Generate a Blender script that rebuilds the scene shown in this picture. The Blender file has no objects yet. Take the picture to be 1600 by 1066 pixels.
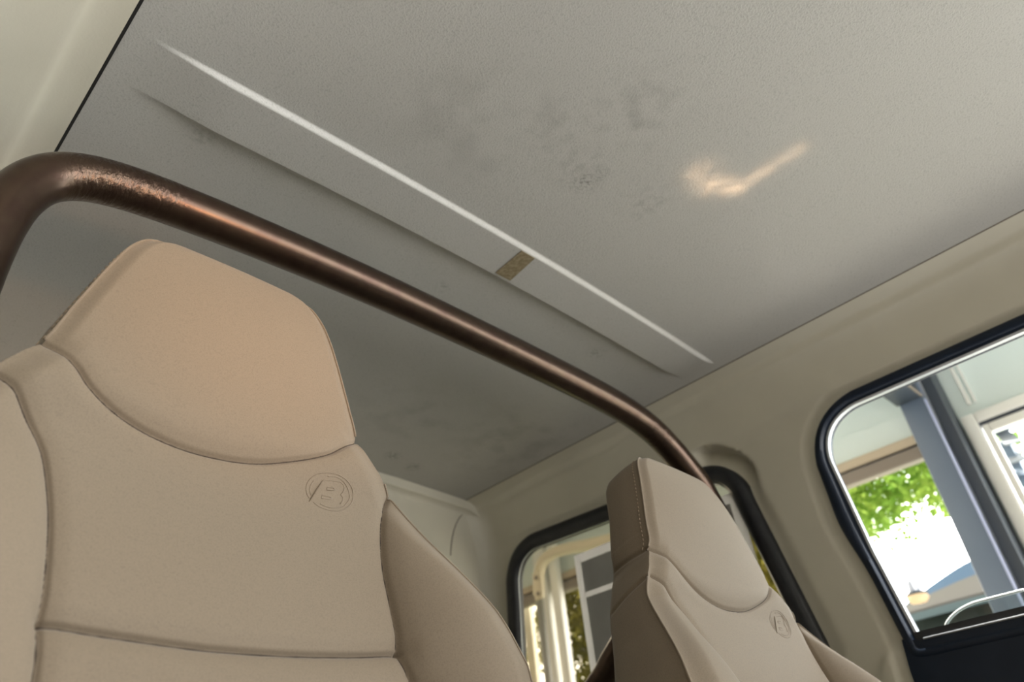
import bpy, math, random
import numpy as np
from mathutils import Vector, Matrix

S = bpy.context.scene
COL = S.collection
random.seed(7)
ZO = 1.05                       # height of the phone above the ground; all shapes below are given relative to the phone

# ------------------------------------------------------------------ camera
F = 1142.54
M = np.array([[0.7161954, -0.69116894, -0.09669351],
              [0.33553592, 0.46249693, -0.82067792],
              [0.61194754, 0.55532161, 0.56315018]])      # rows: image right, image down, view direction
cam = bpy.data.cameras.new('camera')
cam.sensor_fit = 'HORIZONTAL'; cam.sensor_width = 36.0; cam.lens = F / 1600 * 36
cam.clip_start = 0.01; cam.clip_end = 200
cam.dof.use_dof = True; cam.dof.focus_distance = 0.74; cam.dof.aperture_fstop = 5.7
camo = bpy.data.objects.new('camera', cam); COL.objects.link(camo)
R3 = Matrix((M[0], -M[1], -M[2])).transposed()
camo.matrix_world = Matrix.Translation((0, 0, ZO)) @ R3.to_4x4()
S.camera = camo

# ------------------------------------------------------------------ view + sky + sun
S.view_settings.view_transform = 'Standard'; S.view_settings.look = 'None'
S.view_settings.gamma = 1; S.view_settings.use_curve_mapping = False
S.view_settings.exposure = 0.0

W = bpy.data.worlds.new('sky'); S.world = W; W.use_nodes = True
nt = W.node_tree; nt.nodes.clear()
def N(nt, t, **k):
    n = nt.nodes.new(t)
    for a, b in k.items():
        if a in n.inputs: n.inputs[a].default_value = b
        else: setattr(n, a, b)
    return n
def L(nt, a, b): nt.links.new(a, b)
tc = N(nt, 'ShaderNodeTexCoord'); sx = N(nt, 'ShaderNodeSeparateXYZ'); L(nt, tc.outputs['Generated'], sx.inputs[0])
def ramp(nt, src, stops, a, b):
    m = N(nt, 'ShaderNodeMapRange'); L(nt, src, m.inputs[0])
    m.inputs[1].default_value = a; m.inputs[2].default_value = b
    r = N(nt, 'ShaderNodeValToRGB'); L(nt, m.outputs[0], r.inputs[0])
    e = r.color_ramp.elements
    while len(e) < len(stops): e.new(0.5)
    for q, (p, c) in zip(e, stops): q.position = p; q.color = (*c, 1)
    return r.outputs[0]
def mul(nt, a, b):
    m = N(nt, 'ShaderNodeMix', data_type='RGBA', blend_type='MULTIPLY'); m.inputs[0].default_value = 1
    L(nt, a, m.inputs[6]); L(nt, b, m.inputs[7]); return m.outputs[2]
# brightest from ahead and to the right; dimmest ahead-left, where the photographer's body closes the near window
UX = [(0, (0.05, 0.042, 0.03)), (0.12, (0.08, 0.07, 0.05)), (0.33, (0.33, 0.316, 0.285)), (0.5, (0.70, 0.70, 0.70)), (0.66, (1.9, 1.92, 1.95)), (1, (1.3, 1.35, 1.45))]
UY = [(0, (1.0, 0.99, 0.97)), (0.5, (0.9, 0.88, 0.84)), (1, (1.1, 0.98, 0.76))]                                     # from ahead of the car to behind it
LX = [(0, (0.06, 0.05, 0.035)), (0.12, (0.10, 0.09, 0.07)), (0.33, (0.70, 0.69, 0.66)), (0.5, (1.0, 1.0, 1.0)), (0.66, (1.45, 1.48, 1.54)), (1, (1.2, 1.25, 1.35))]      # sunlit paving
LY = [(0, (1.0, 1.0, 1.0)), (0.45, (0.8, 0.8, 0.79)), (0.56, (0.12, 0.115, 0.10)), (1, (0.03, 0.028, 0.023))]
dt = N(nt, 'ShaderNodeVectorMath', operation='DOT_PRODUCT'); L(nt, tc.outputs['Generated'], dt.inputs[0]); dt.inputs[1].default_value = (0.94, 0.34, 0)
up = mul(nt, ramp(nt, dt.outputs['Value'], UX, -1, 1), ramp(nt, sx.outputs[1], UY, -1, 1))
lo = mul(nt, ramp(nt, dt.outputs['Value'], LX, -1, 1), ramp(nt, sx.outputs[1], LY, -1, 1))
zf = N(nt, 'ShaderNodeMapRange', interpolation_type='SMOOTHSTEP'); L(nt, sx.outputs[2], zf.inputs[0]); zf.inputs[1].default_value = -0.12; zf.inputs[2].default_value = 0.12
wm = N(nt, 'ShaderNodeMix', data_type='RGBA'); L(nt, zf.outputs[0], wm.inputs[0]); L(nt, lo, wm.inputs[6]); L(nt, up, wm.inputs[7])
bg = N(nt, 'ShaderNodeBackground'); L(nt, wm.outputs[2], bg.inputs[0]); bg.inputs[1].default_value = 7.6
L(nt, bg.outputs[0], N(nt, 'ShaderNodeOutputWorld').inputs[0])

sd = bpy.data.lights.new('sun', 'SUN'); sd.energy = 13; sd.angle = 0.01; sd.color = (1, 0.97, 0.92)
so = bpy.data.objects.new('sun', sd); COL.objects.link(so)
so.rotation_euler = Vector((-0.12, 0.15, -1)).to_track_quat('-Z', 'Y').to_euler()

def portal(name, c, d, sx_, sy_):
    l = bpy.data.lights.new(name, 'AREA'); l.shape = 'RECTANGLE'; l.size = sx_; l.size_y = sy_; l.cycles.is_portal = True
    o = bpy.data.objects.new(name, l); COL.objects.link(o); o.location = (c[0], c[1], c[2] + ZO)
    o.rotation_euler = Vector(d).to_track_quat('-Z', 'Y').to_euler()
portal('windshield_portal', (0.65, -0.85, 0.30), (0, 1, 0), 1.5, 1.0)
portal('right_window_portal', (1.5, -0.05, 0.40), (-1, 0, 0), 1.3, 0.6)
portal('left_window_portal', (-0.22, -0.05, 0.40), (1, 0, 0), 1.3, 0.6)

# sunlight thrown up onto the roof lining from below: a low narrow lamp whose beam is broken up like a reflection
def glint(p_from, p_to, power):
    l = bpy.data.lights.new('added_warm_spot', 'SPOT'); l.energy = power; l.color = (1, 0.66, 0.40)
    l.spot_size = math.radians(42); l.spot_blend = 0.3; l.shadow_soft_size = 0.004
    o = bpy.data.objects.new('added_warm_spot', l); COL.objects.link(o); o.location = Vector(p_from) + Vector((0, 0, ZO))
    d = (Vector(p_to) - Vector(p_from)).normalized()
    o.rotation_euler = d.to_track_quat('-Z', 'Y').to_euler()
    l.use_nodes = True; t = l.node_tree; em = [n for n in t.nodes if n.type == 'EMISSION'][0]
    return o, l, t, em
# (pattern nodes are set further down with the roof numbers it needs)

# ------------------------------------------------------------------ pixel rays: where a sight line meets a real plane of the place
def ray(p): return M.T @ np.array([p[0] - 800, p[1] - 533, F])
def on(p, axis, val):
    d = ray(p); return d / d[axis] * val
def yz(p, X): q = on(p, 0, X); return (q[1], q[2])
def proj(P):
    c = M @ np.asarray(P); return np.array([c[0] / c[2] * F + 800, c[1] / c[2] * F + 533])

# ------------------------------------------------------------------ materials
MATS = {}
def mat(name, col, rough=0.6, metal=0.0, bump=None, noise=None, spec=0.5, sheen=0.0, coat=0.0):
    if name in MATS: return MATS[name]
    m = bpy.data.materials.new(name); m.use_nodes = True; t = m.node_tree
    b = t.nodes['Principled BSDF']
    b.inputs['Base Color'].default_value = (*col, 1); b.inputs['Roughness'].default_value = rough
    b.inputs['Metallic'].default_value = metal; b.inputs['Specular IOR Level'].default_value = spec
    b.inputs['Sheen Weight'].default_value = sheen; b.inputs['Coat Weight'].default_value = coat
    co = N(t, 'ShaderNodeTexCoord')
    if noise:                                   # (scale, second colour, low, high)
        n = N(t, 'ShaderNodeTexNoise'); n.inputs['Scale'].default_value = noise[0]; n.inputs['Detail'].default_value = 6
        L(t, co.outputs['Object'], n.inputs['Vector'])
        mr = N(t, 'ShaderNodeMapRange'); L(t, n.outputs['Fac'], mr.inputs[0]); mr.inputs[1].default_value = noise[2]; mr.inputs[2].default_value = noise[3]
        mx = N(t, 'ShaderNodeMix', data_type='RGBA'); L(t, mr.outputs[0], mx.inputs[0])
        mx.inputs[6].default_value = (*col, 1); mx.inputs[7].default_value = (*noise[1], 1)
        L(t, mx.outputs[2], b.inputs['Base Color'])
    if bump:                                    # (scale, strength, distance)
        n = N(t, 'ShaderNodeTexNoise'); n.inputs['Scale'].default_value = bump[0]; n.inputs['Detail'].default_value = 3
        L(t, co.outputs['Object'], n.inputs['Vector'])
        bp = N(t, 'ShaderNodeBump'); bp.inputs['Strength'].default_value = bump[1]; bp.inputs['Distance'].default_value = bump[2]
        L(t, n.outputs['Fac'], bp.inputs['Height']); L(t, bp.outputs['Normal'], b.inputs['Normal'])
    MATS[name] = m; return m
def bsdf(m): return m.node_tree.nodes['Principled BSDF']

m_liner = mat('roof_lining', (0.465, 0.459, 0.438), 0.55, noise=(420, (0.38, 0.375, 0.355), 0.52, 0.72), bump=(420, 0.35, 0.0012))
m_wall = mat('hardtop_paint', (0.66, 0.63, 0.53), 0.5, noise=(7, (0.62, 0.59, 0.495), 0.4, 0.7), bump=(300, 0.2, 0.0008))
m_seam = mat('dark_seam', (0.012, 0.011, 0.010), 0.8)
m_seam2 = mat('brown_seam', (0.16, 0.13, 0.10), 0.8)
m_patch = mat('old_adhesive', (0.20, 0.155, 0.085), 0.8, noise=(160, (0.30, 0.25, 0.16), 0.4, 0.65), bump=(300, 0.5, 0.001))
m_bar = mat('bronze_vinyl', (0.082, 0.056, 0.040), 0.30, metal=0.85, spec=0.5, noise=(60, (0.070, 0.044, 0.033), 0.4, 0.7), bump=(500, 0.08, 0.0006))
m_fab = mat('tan_seat_fabric', (0.203, 0.159, 0.111), 0.75, noise=(900, (0.165, 0.130, 0.091), 0.45, 0.7), bump=(1500, 0.12, 0.0004), sheen=0.15, spec=0.35)
m_side = mat('brown_seat_vinyl', (0.200, 0.130, 0.085), 0.55, noise=(40, (0.17, 0.11, 0.07), 0.4, 0.7), bump=(900, 0.1, 0.0004))
m_pipe = mat('tan_piping', (0.33, 0.255, 0.18), 0.6)
m_seam_shade = mat('seam_shade', (0.045, 0.032, 0.022), 0.9)
m_gask = mat('black_rubber', (0.012, 0.014, 0.018), 0.4, noise=(50, (0.02, 0.022, 0.026), 0.4, 0.7))
m_navy = mat('navy_door_paint', (0.005, 0.013, 0.030), 0.42, noise=(30, (0.007, 0.016, 0.036), 0.4, 0.7), spec=0.35)
m_chrome = mat('pale_channel', (0.55, 0.58, 0.62), 0.3)
m_white = mat('white_frame_paint', (0.82, 0.83, 0.82), 0.4)
m_cream = mat('cream_paint', (0.66, 0.60, 0.46), 0.5)
m_mint = mat('pale_soffit', (0.70, 0.79, 0.80), 0.6)
m_steel = mat('blue_grey_steel', (0.11, 0.15, 0.22), 0.4, noise=(3, (0.125, 0.165, 0.235), 0.4, 0.7))
m_steeld = mat('dark_steel', (0.042, 0.054, 0.075), 0.45)
m_taupe = mat('taupe_trim', (0.24, 0.205, 0.18), 0.5)
m_sand = mat('sand_trim', (0.52, 0.44, 0.34), 0.5)
m_paver = mat('concrete_paving', (0.62, 0.60, 0.56), 0.8, noise=(4, (0.55, 0.53, 0.49), 0.4, 0.7))
m_paper = mat('sticker_paper', (0.60, 0.60, 0.60), 0.7)
m_print = mat('sticker_print', (0.30, 0.30, 0.30), 0.7, noise=(30, (0.34, 0.34, 0.34), 0.45, 0.55))
def papermat(name, col):
    m = bpy.data.materials.new(name); m.use_nodes = True; t = m.node_tree; t.nodes.clear()
    n = N(t, 'ShaderNodeTexNoise'); n.inputs['Scale'].default_value = 25; co = N(t, 'ShaderNodeTexCoord'); L(t, co.outputs['Object'], n.inputs['Vector'])
    mx = N(t, 'ShaderNodeMix', data_type='RGBA'); L(t, n.outputs['Fac'], mx.inputs[0]); mx.inputs[6].default_value = (*col, 1); mx.inputs[7].default_value = (*[c * .85 for c in col], 1)
    d = N(t, 'ShaderNodeBsdfDiffuse'); L(t, mx.outputs[2], d.inputs[0]); tr = N(t, 'ShaderNodeBsdfTranslucent'); L(t, mx.outputs[2], tr.inputs[0])
    ms = N(t, 'ShaderNodeMixShader'); ms.inputs[0].default_value = 0.5; L(t, d.outputs[0], ms.inputs[1]); L(t, tr.outputs[0], ms.inputs[2])
    L(t, ms.outputs[0], N(t, 'ShaderNodeOutputMaterial').inputs[0]); return m
m_paper = papermat('sticker_paper', (0.80, 0.80, 0.82)); m_print = papermat('sticker_print', (0.34, 0.34, 0.34))
m_bark = mat('bark', (0.10, 0.07, 0.05), 0.9)
m_carpet = mat('dark_carpet', (0.03, 0.026, 0.022), 0.95)

def leafmat(name, c1, c2):
    m = bpy.data.materials.new(name); m.use_nodes = True; t = m.node_tree; t.nodes.clear()
    oi = N(t, 'ShaderNodeTexCoord'); n = N(t, 'ShaderNodeTexNoise'); n.inputs['Scale'].default_value = 3.0; L(t, oi.outputs['Object'], n.inputs['Vector'])
    mr = N(t, 'ShaderNodeMapRange'); L(t, n.outputs['Fac'], mr.inputs[0]); mr.inputs[1].default_value = .35; mr.inputs[2].default_value = .65
    mx = N(t, 'ShaderNodeMix', data_type='RGBA'); L(t, mr.outputs[0], mx.inputs[0]); mx.inputs[6].default_value = (*c1, 1); mx.inputs[7].default_value = (*c2, 1)
    d = N(t, 'ShaderNodeBsdfDiffuse'); L(t, mx.outputs[2], d.inputs[0])
    tr = N(t, 'ShaderNodeBsdfTranslucent'); L(t, mx.outputs[2], tr.inputs[0])
    ms = N(t, 'ShaderNodeMixShader'); ms.inputs[0].default_value = 0.55; L(t, d.outputs[0], ms.inputs[1]); L(t, tr.outputs[0], ms.inputs[2])
    L(t, ms.outputs[0], N(t, 'ShaderNodeOutputMaterial').inputs[0]); return m
m_leaf = leafmat('bright_leaves', (0.16, 0.30, 0.05), (0.34, 0.46, 0.10))
m_leafd = leafmat('olive_leaves', (0.24, 0.24, 0.05), (0.44, 0.40, 0.12))

def glassmat(name, tint, refl):
    m = bpy.data.materials.new(name); m.use_nodes = True; t = m.node_tree; t.nodes.clear()
    tr = N(t, 'ShaderNodeBsdfTransparent'); tr.inputs[0].default_value = (*tint, 1)
    g = N(t, 'ShaderNodeBsdfGlossy'); g.inputs['Roughness'].default_value = 0.03
    ge = N(t, 'ShaderNodeNewGeometry'); dp = N(t, 'ShaderNodeVectorMath', operation='DOT_PRODUCT'); L(t, ge.outputs['Normal'], dp.inputs[0]); L(t, ge.outputs['Incoming'], dp.inputs[1])
    ab = N(t, 'ShaderNodeMath', operation='ABSOLUTE'); L(t, dp.outputs['Value'], ab.inputs[0])
    om = N(t, 'ShaderNodeMath', operation='SUBTRACT'); om.inputs[0].default_value = 1; L(t, ab.outputs[0], om.inputs[1])
    p5 = N(t, 'ShaderNodeMath', operation='POWER'); L(t, om.outputs[0], p5.inputs[0]); p5.inputs[1].default_value = 5
    fr = N(t, 'ShaderNodeMath', operation='MULTIPLY_ADD'); L(t, p5.outputs[0], fr.inputs[0]); fr.inputs[1].default_value = 0.96; fr.inputs[2].default_value = 0.04
    mm = N(t, 'ShaderNodeMath', operation='MULTIPLY'); L(t, fr.outputs[0], mm.inputs[0]); mm.inputs[1].default_value = refl
    ms = N(t, 'ShaderNodeMixShader'); L(t, mm.outputs[0], ms.inputs[0]); L(t, tr.outputs[0], ms.inputs[1]); L(t, g.outputs[0], ms.inputs[2])
    L(t, ms.outputs[0], N(t, 'ShaderNodeOutputMaterial').inputs[0]); return m
m_glass = glassmat('window_glass', (0.90, 0.93, 0.92), 1.0)
m_tint = glassmat('tinted_glass', (0.68, 0.655, 0.60), 1.0); m_light_stop = glassmat('light_stop_glass', (0.15, 0.15, 0.14), 1.0)
m_pane = glassmat('door_glass', (0.82, 0.87, 0.88), 1.2)
m_bulb = bpy.data.materials.new('warm_bulb'); m_bulb.use_nodes = True
bsdf(m_bulb).inputs['Emission Color'].default_value = (1, 0.72, 0.40, 1); bsdf(m_bulb).inputs['Base Color'].default_value = (0.10, 0.06, 0.03, 1); bsdf(m_bulb).inputs['Emission Strength'].default_value = 1.0

# ------------------------------------------------------------------ builders
ORG = {}
def prop(o, label=None, cat=None, group=None, kind=None):
    if label: o['label'] = label
    if cat: o['category'] = cat
    if group: o['group'] = group
    if kind: o['kind'] = kind
    return o
def thing(name, loc, label, cat, group=None):
    o = bpy.data.objects.new(name, None); COL.objects.link(o); o.empty_display_size = 0.05
    o.location = (loc[0], loc[1], loc[2] + ZO); ORG[o] = np.array(loc, float)
    return prop(o, label, cat, group)
def obj(name, verts, faces, material, parent=None, smooth=True, loc=None, mats=None, fm=None, normals=None, sharp=None):
    v = np.asarray(verts, float)
    root = parent
    org = np.zeros(3)
    if parent is not None: org = ORG[parent]
    else: org = np.array(loc if loc is not None else (v.min(0) + v.max(0)) / 2, float)
    me = bpy.data.meshes.new(name); me.from_pydata((v - org).tolist(), [], faces); me.update()
    for mm in (mats or [material]): me.materials.append(mm)
    if fm is not None: me.polygons.foreach_set('material_index', fm)
    if smooth: me.polygons.foreach_set('use_smooth', [True] * len(me.polygons))
    if sharp: me.set_sharp_from_angle(angle=sharp)
    if normals is not None: me.normals_split_custom_set_from_vertices([tuple(n) for n in normals])
    o = bpy.data.objects.new(name, me); COL.objects.link(o); ORG[o] = org
    if parent is not None: o.parent = parent
    else: o.location = (org[0], org[1], org[2] + ZO)
    return o
class MB:
    def __init__(s): s.v = []; s.f = []
    def add(s, v, f):
        k = len(s.v); s.v += [tuple(map(float, q)) for q in v]; s.f += [tuple(i + k for i in q) for q in f]; return s
    def box(s, a, b, bev=0.0):
        x0, y0, z0 = np.minimum(a, b); x1, y1, z1 = np.maximum(a, b)
        if bev <= 0:
            v = [(x, y, z) for x in (x0, x1) for y in (y0, y1) for z in (z0, z1)]
            return s.add(v, [(0, 1, 3, 2), (4, 6, 7, 5), (0, 4, 5, 1), (2, 3, 7, 6), (0, 2, 6, 4), (1, 5, 7, 3)])
        import bmesh
        bm = bmesh.new(); bmesh.ops.create_cube(bm, size=1)
        for q in bm.verts: q.co = Vector(((x0 + x1) / 2 + q.co.x * (x1 - x0), (y0 + y1) / 2 + q.co.y * (y1 - y0), (z0 + z1) / 2 + q.co.z * (z1 - z0)))
        bmesh.ops.bevel(bm, geom=bm.edges[:], offset=bev, segments=3, profile=0.5, affect='EDGES')
        bm.verts.ensure_lookup_table()
        s.add([q.co[:] for q in bm.verts], [[q.index for q in f.verts] for f in bm.faces]); bm.free(); return s
    def tube(s, pts, r, n=12, closed=False, caps=True, flat=None):
        P = np.asarray(pts, float); m = len(P)
        rr = np.full(m, r) if np.isscalar(r) else np.asarray(r)
        T = np.roll(P, -1, 0) - np.roll(P, 1, 0)
        if not closed: T[0] = P[1] - P[0]; T[-1] = P[-1] - P[-2]
        T /= np.linalg.norm(T, axis=1)[:, None] + 1e-12
        up = np.array([0, 0, 1.]) if abs(T[0][2]) < 0.9 else np.array([1., 0, 0])
        A = np.cross(T[0], up); A /= np.linalg.norm(A)
        v = []
        for i in range(m):
            A = A - T[i] * (A @ T[i]); A /= np.linalg.norm(A); B = np.cross(T[i], A)
            for k in range(n):
                a = 2 * math.pi * k / n; v.append(P[i] + rr[i] * (math.cos(a) * A + math.sin(a) * B))
        f = []
        for i in range(m if closed else m - 1):
            for k in range(n):
                a, b = i * n + k, i * n + (k + 1) % n; j = ((i + 1) % m) * n
                f.append((a, b, j + (k + 1) % n, j + k))
        if caps and not closed: f += [tuple(range(n))[::-1], tuple((m - 1) * n + k for k in range(n))]
        return s.add(v, f)
    def prism(s, poly, axis, a, b):
        n = len(poly); v = []
        for c in (a, b):
            for p in poly:
                q = list(p); q.insert(axis, c); v.append(q)
        return s.add(v, [tuple(range(n)), tuple(range(n, 2 * n))[::-1]] + [(i, i + n, (i + 1) % n + n, (i + 1) % n) for i in range(n)])
    def lathe(s, c, prof, n=24):
        v = [(c[0] + r * math.cos(2 * math.pi * k / n), c[1] + r * math.sin(2 * math.pi * k / n), c[2] + z) for r, z in prof for k in range(n)]
        f = [(i * n + k, i * n + (k + 1) % n, (i + 1) * n + (k + 1) % n, (i + 1) * n + k) for i in range(len(prof) - 1) for k in range(n)]
        return s.add(v, f)
    def build(s, name, material, parent=None, smooth=False, **k): return obj(name, s.v, s.f, material, parent, smooth, **k)

def spline(pts, n=12, closed=False):
    P = np.asarray(pts, float); m = len(P); out = []
    g = (lambda i: P[i % m]) if closed else (lambda i: P[min(max(i, 0), m - 1)])
    for i in range(m if closed else m - 1):
        a, b, c, d = g(i - 1), g(i), g(i + 1), g(i + 2)
        for k in range(n):
            t = k / n
            out.append(0.5 * (2 * b + (c - a) * t + (2 * a - 5 * b + 4 * c - d) * t * t + (3 * b - a - 3 * c + d) * t ** 3))
    if not closed: out.append(P[-1])
    return np.array(out)
def roundpoly(pts, rad, n=10):                   # closed 2D polygon with rounded corners
    P = [np.array(p, float) for p in pts]; out = []; m = len(P)
    for i in range(m):
        a, b, c = P[i - 1], P[i], P[(i + 1) % m]; r = rad[i] if hasattr(rad, '__len__') else rad
        u = (a - b) / np.linalg.norm(a - b); w = (c - b) / np.linalg.norm(c - b)
        ang = math.acos(np.clip(u @ w, -1, 1)); d = min(r / math.tan(ang / 2), 0.49 * np.linalg.norm(a - b), 0.49 * np.linalg.norm(c - b))
        p0, p1 = b + u * d, b + w * d
        for k in range(n + 1):
            t = k / n; out.append((1 - t) ** 2 * p0 + 2 * t * (1 - t) * (b * .75 + (p0 + p1) / 8) + t * t * p1)
    return np.array(out)
def resample(P, step):
    Q = np.vstack([P, P[:1]]); d = np.r_[0, np.cumsum(np.linalg.norm(np.diff(Q, axis=0), axis=1))]
    n = int(d[-1] / step); t = np.linspace(0, d[-1], n, endpoint=False)
    return np.array([np.interp(t, d, Q[:, i]) for i in range(Q.shape[1])]).T
def normals2(P):
    T = np.roll(P, -1, 0) - np.roll(P, 1, 0); T /= np.linalg.norm(T, axis=1)[:, None] + 1e-12
    A = 0.5 * np.sum(P[:, 0] * np.roll(P[:, 1], -1) - np.roll(P[:, 0], -1) * P[:, 1])
    return np.array([T[:, 1], -T[:, 0]]).T * (1 if A > 0 else -1)      # outward
def inset(P, d): return P - normals2(P) * d
def sdist(Y, Z, P):                              # signed distance to closed polygon (negative inside)
    D = np.full(Y.shape, 1e9); ins = np.zeros(Y.shape, bool); m = len(P)
    for i in range(m):
        a, b = P[i], P[(i + 1) % m]; e = b - a; L2 = e @ e + 1e-15
        t = np.clip(((Y - a[0]) * e[0] + (Z - a[1]) * e[1]) / L2, 0, 1)
        D = np.minimum(D, (Y - a[0] - t * e[0]) ** 2 + (Z - a[1] - t * e[1]) ** 2)
        if a[1] != b[1]:
            cnd = ((a[1] > Z) != (b[1] > Z)) & (Y < (b[0] - a[0]) * (Z - a[1]) / (b[1] - a[1]) + a[0]); ins ^= cnd
    D = np.sqrt(D); return np.where(ins, -D, D)
def ldist(U, V, P):                              # distance to open polyline
    D = np.full(U.shape, 1e9)
    for a, b in zip(P[:-1], P[1:]):
        e = b - a; t = np.clip(((U - a[0]) * e[0] + (V - a[1]) * e[1]) / (e @ e + 1e-15), 0, 1)
        D = np.minimum(D, (U - a[0] - t * e[0]) ** 2 + (V - a[1] - t * e[1]) ** 2)
    return np.sqrt(D)
def sstep(x, a, b):
    t = np.clip((x - a) / (b - a), 0, 1); return t * t * (3 - 2 * t)
def gridfaces(nr, nc, keep=None):
    i, j = np.meshgrid(np.arange(nr - 1), np.arange(nc - 1), indexing='ij')
    f = np.stack([i * nc + j, i * nc + j + 1, (i + 1) * nc + j + 1, (i + 1) * nc + j], -1).reshape(-1, 4)
    if keep is not None: f = f[keep.reshape(-1)]
    return f
def ring_yz(name, outer, prof, X, sgn, material, parent=None, **k):
    """sweep a section around a loop in a side wall. prof: list of (inset from outer edge, rise into the car)"""
    n2 = normals2(outer); v = []; m = len(outer); q = len(prof)
    for d, h in prof:
        P = outer - n2 * d
        v += [(X - sgn * h, y, z) for y, z in P]
    f = [(a * m + i, a * m + (i + 1) % m, ((a + 1) % q) * m + (i + 1) % m, ((a + 1) % q) * m + i) for a in range(q) for i in range(m)]
    return obj(name, v, f, material, parent, True, sharp=math.radians(50), **k)

# ------------------------------------------------------------------ roof numbers
XL, XR, H = 0.07, 1.229, 0.75
XC, XH = (XL + XR) / 2, (XR - XL) / 2
def crown(x): return H + 0.019 * (1 - ((x - XC) / XH) ** 2)
YF, YB = -0.62, 1.345
BY0, BY1 = 0.557, 0.630
# ---- ceiling
xs = np.unique(np.r_[np.linspace(XL + 0.0012, XR - 0.0008, 150), np.linspace(0.08, 0.2, 40), np.linspace(1.16, 1.222, 30)])
ys = np.unique(np.r_[np.linspace(YF, YB, 120), np.linspace(BY0 - 0.01, BY1 + 0.06, 150)])
Yg, Xg = np.meshgrid(ys, xs, indexing='ij')
def bead(x, y):
    e0 = 0.0075 * sstep(x, 0.084, 0.20) * sstep(-x, -1.214, -1.165)
    e1 = 0.0095 * sstep(x, 0.084, 0.22) * sstep(-x, -1.206, -1.12)
    t = np.clip((y - BY0) / (BY1 - BY0), 0, 1)
    e = e0 * (1 - t) + e1 * t
    fr = sstep(y, BY0 - 0.003, BY0 + 0.003); rr = np.where(y < BY1, 1, np.exp(-np.maximum(y - BY1, 0) / 0.006))
    return e * fr * rr
Zg = crown(Xg) - bead(Xg, Yg)
obj('ceiling', np.stack([Xg, Yg, Zg], -1).reshape(-1, 3), gridfaces(len(ys), len(xs)).tolist(), m_liner)['kind'] = 'structure'
# seams along both edges of the lining
def trim(name, x, w, material):
    b = MB()
    for k in range(24):
        y0 = YF + (YB - YF) * k / 24; y1 = YF + (YB - YF) * (k + 1) / 24
        b.box((x - w / 2, y0, H - 0.0006), (x + w / 2, y1, H + 0.006))
    b.build(name, material)['kind'] = 'structure'
trim('trim_1', XL, 0.0034, m_seam); trim('trim_2', XR, 0.0026, m_seam2)

# smudges and stains on the lining: dirt with a shape of its own
def stains(m, spots, dark):
    t = m.node_tree; b = bsdf(m); src = b.inputs['Base Color'].links[0].from_socket
    g = N(t, 'ShaderNodeNewGeometry'); total = None
    for (x, y, r, s, sc) in spots:
        d = N(t, 'ShaderNodeVectorMath', operation='DISTANCE'); L(t, g.outputs['Position'], d.inputs[0]); d.inputs[1].default_value = (x, y, H + ZO + 0.015)
        mr = N(t, 'ShaderNodeMapRange', interpolation_type='SMOOTHSTEP'); L(t, d.outputs['Value'], mr.inputs[0]); mr.inputs[1].default_value = r; mr.inputs[2].default_value = 0.0; mr.inputs[3].default_value = 0; mr.inputs[4].default_value = 1
        n = N(t, 'ShaderNodeTexNoise'); n.inputs['Scale'].default_value = sc; n.inputs['Detail'].default_value = 5; L(t, g.outputs['Position'], n.inputs['Vector'])
        nr = N(t, 'ShaderNodeMapRange'); L(t, n.outputs['Fac'], nr.inputs[0]); nr.inputs[1].default_value = .45; nr.inputs[2].default_value = .68
        mm = N(t, 'ShaderNodeMath', operation='MULTIPLY'); L(t, mr.outputs[0], mm.inputs[0]); L(t, nr.outputs[0], mm.inputs[1])
        m2 = N(t, 'ShaderNodeMath', operation='MULTIPLY'); L(t, mm.outputs[0], m2.inputs[0]); m2.inputs[1].default_value = s
        if total is None: total = m2.outputs[0]
        else:
            ad = N(t, 'ShaderNodeMath', operation='MAXIMUM'); L(t, total, ad.inputs[0]); L(t, m2.outputs[0], ad.inputs[1]); total = ad.outputs[0]
    mx = N(t, 'ShaderNodeMix', data_type='RGBA'); L(t, total, mx.inputs[0]); L(t, src, mx.inputs[6]); mx.inputs[7].default_value = (*dark, 1)
    L(t, mx.outputs[2], b.inputs['Base Color'])
sp = []
for px, r, s, sc in [((915, 288), .032, .7, 160), ((940, 275), .02, .6, 200), ((905, 265), .07, .25, 60), ((1000, 180), .10, .25, 40), ((860, 200), .10, .2, 40), ((1010, 320), .06, .25, 70),
                     ((740, 200), .16, .18, 20), ((690, 452), .02, .5, 150), ((320, 205), .03, .4, 120), ((930, 550), .03, .5, 150), ((615, 712), .03, .8, 160), ((645, 728), .03, .8, 160), ((800, 690), .25, .25, 20), ((640, 650), .2, .2, 20)]:
    q = on(px, 2, H + 0.015); sp.append((q[0], q[1], r, s, sc))
stains(m_liner, sp, (0.07, 0.06, 0.05))

# old glue patch on the bead
pp = [on(p, 2, H + 0.0185 - 0.0075) for p in [(774, 425), (797, 437), (839, 401), (820, 388)]]
b = MB(); v = []
for k, dz in ((0, -0.0012), (1, 0.002)):
    for p in pp:
        yq = min(max(p[1], BY0 + 0.004), BY1 - 0.0005); v.append((p[0], yq, crown(p[0]) - float(bead(np.array(p[0]), np.array(yq))) + dz))
b.add(v, [(0, 1, 2, 3), (7, 6, 5, 4), (0, 4, 5, 1), (1, 5, 6, 2), (2, 6, 7, 3), (3, 7, 4, 0)])
prop(b.build('glue_patch', m_patch), 'small brown square of old glue on the raised bead of the roof lining', 'glue patch')

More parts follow.
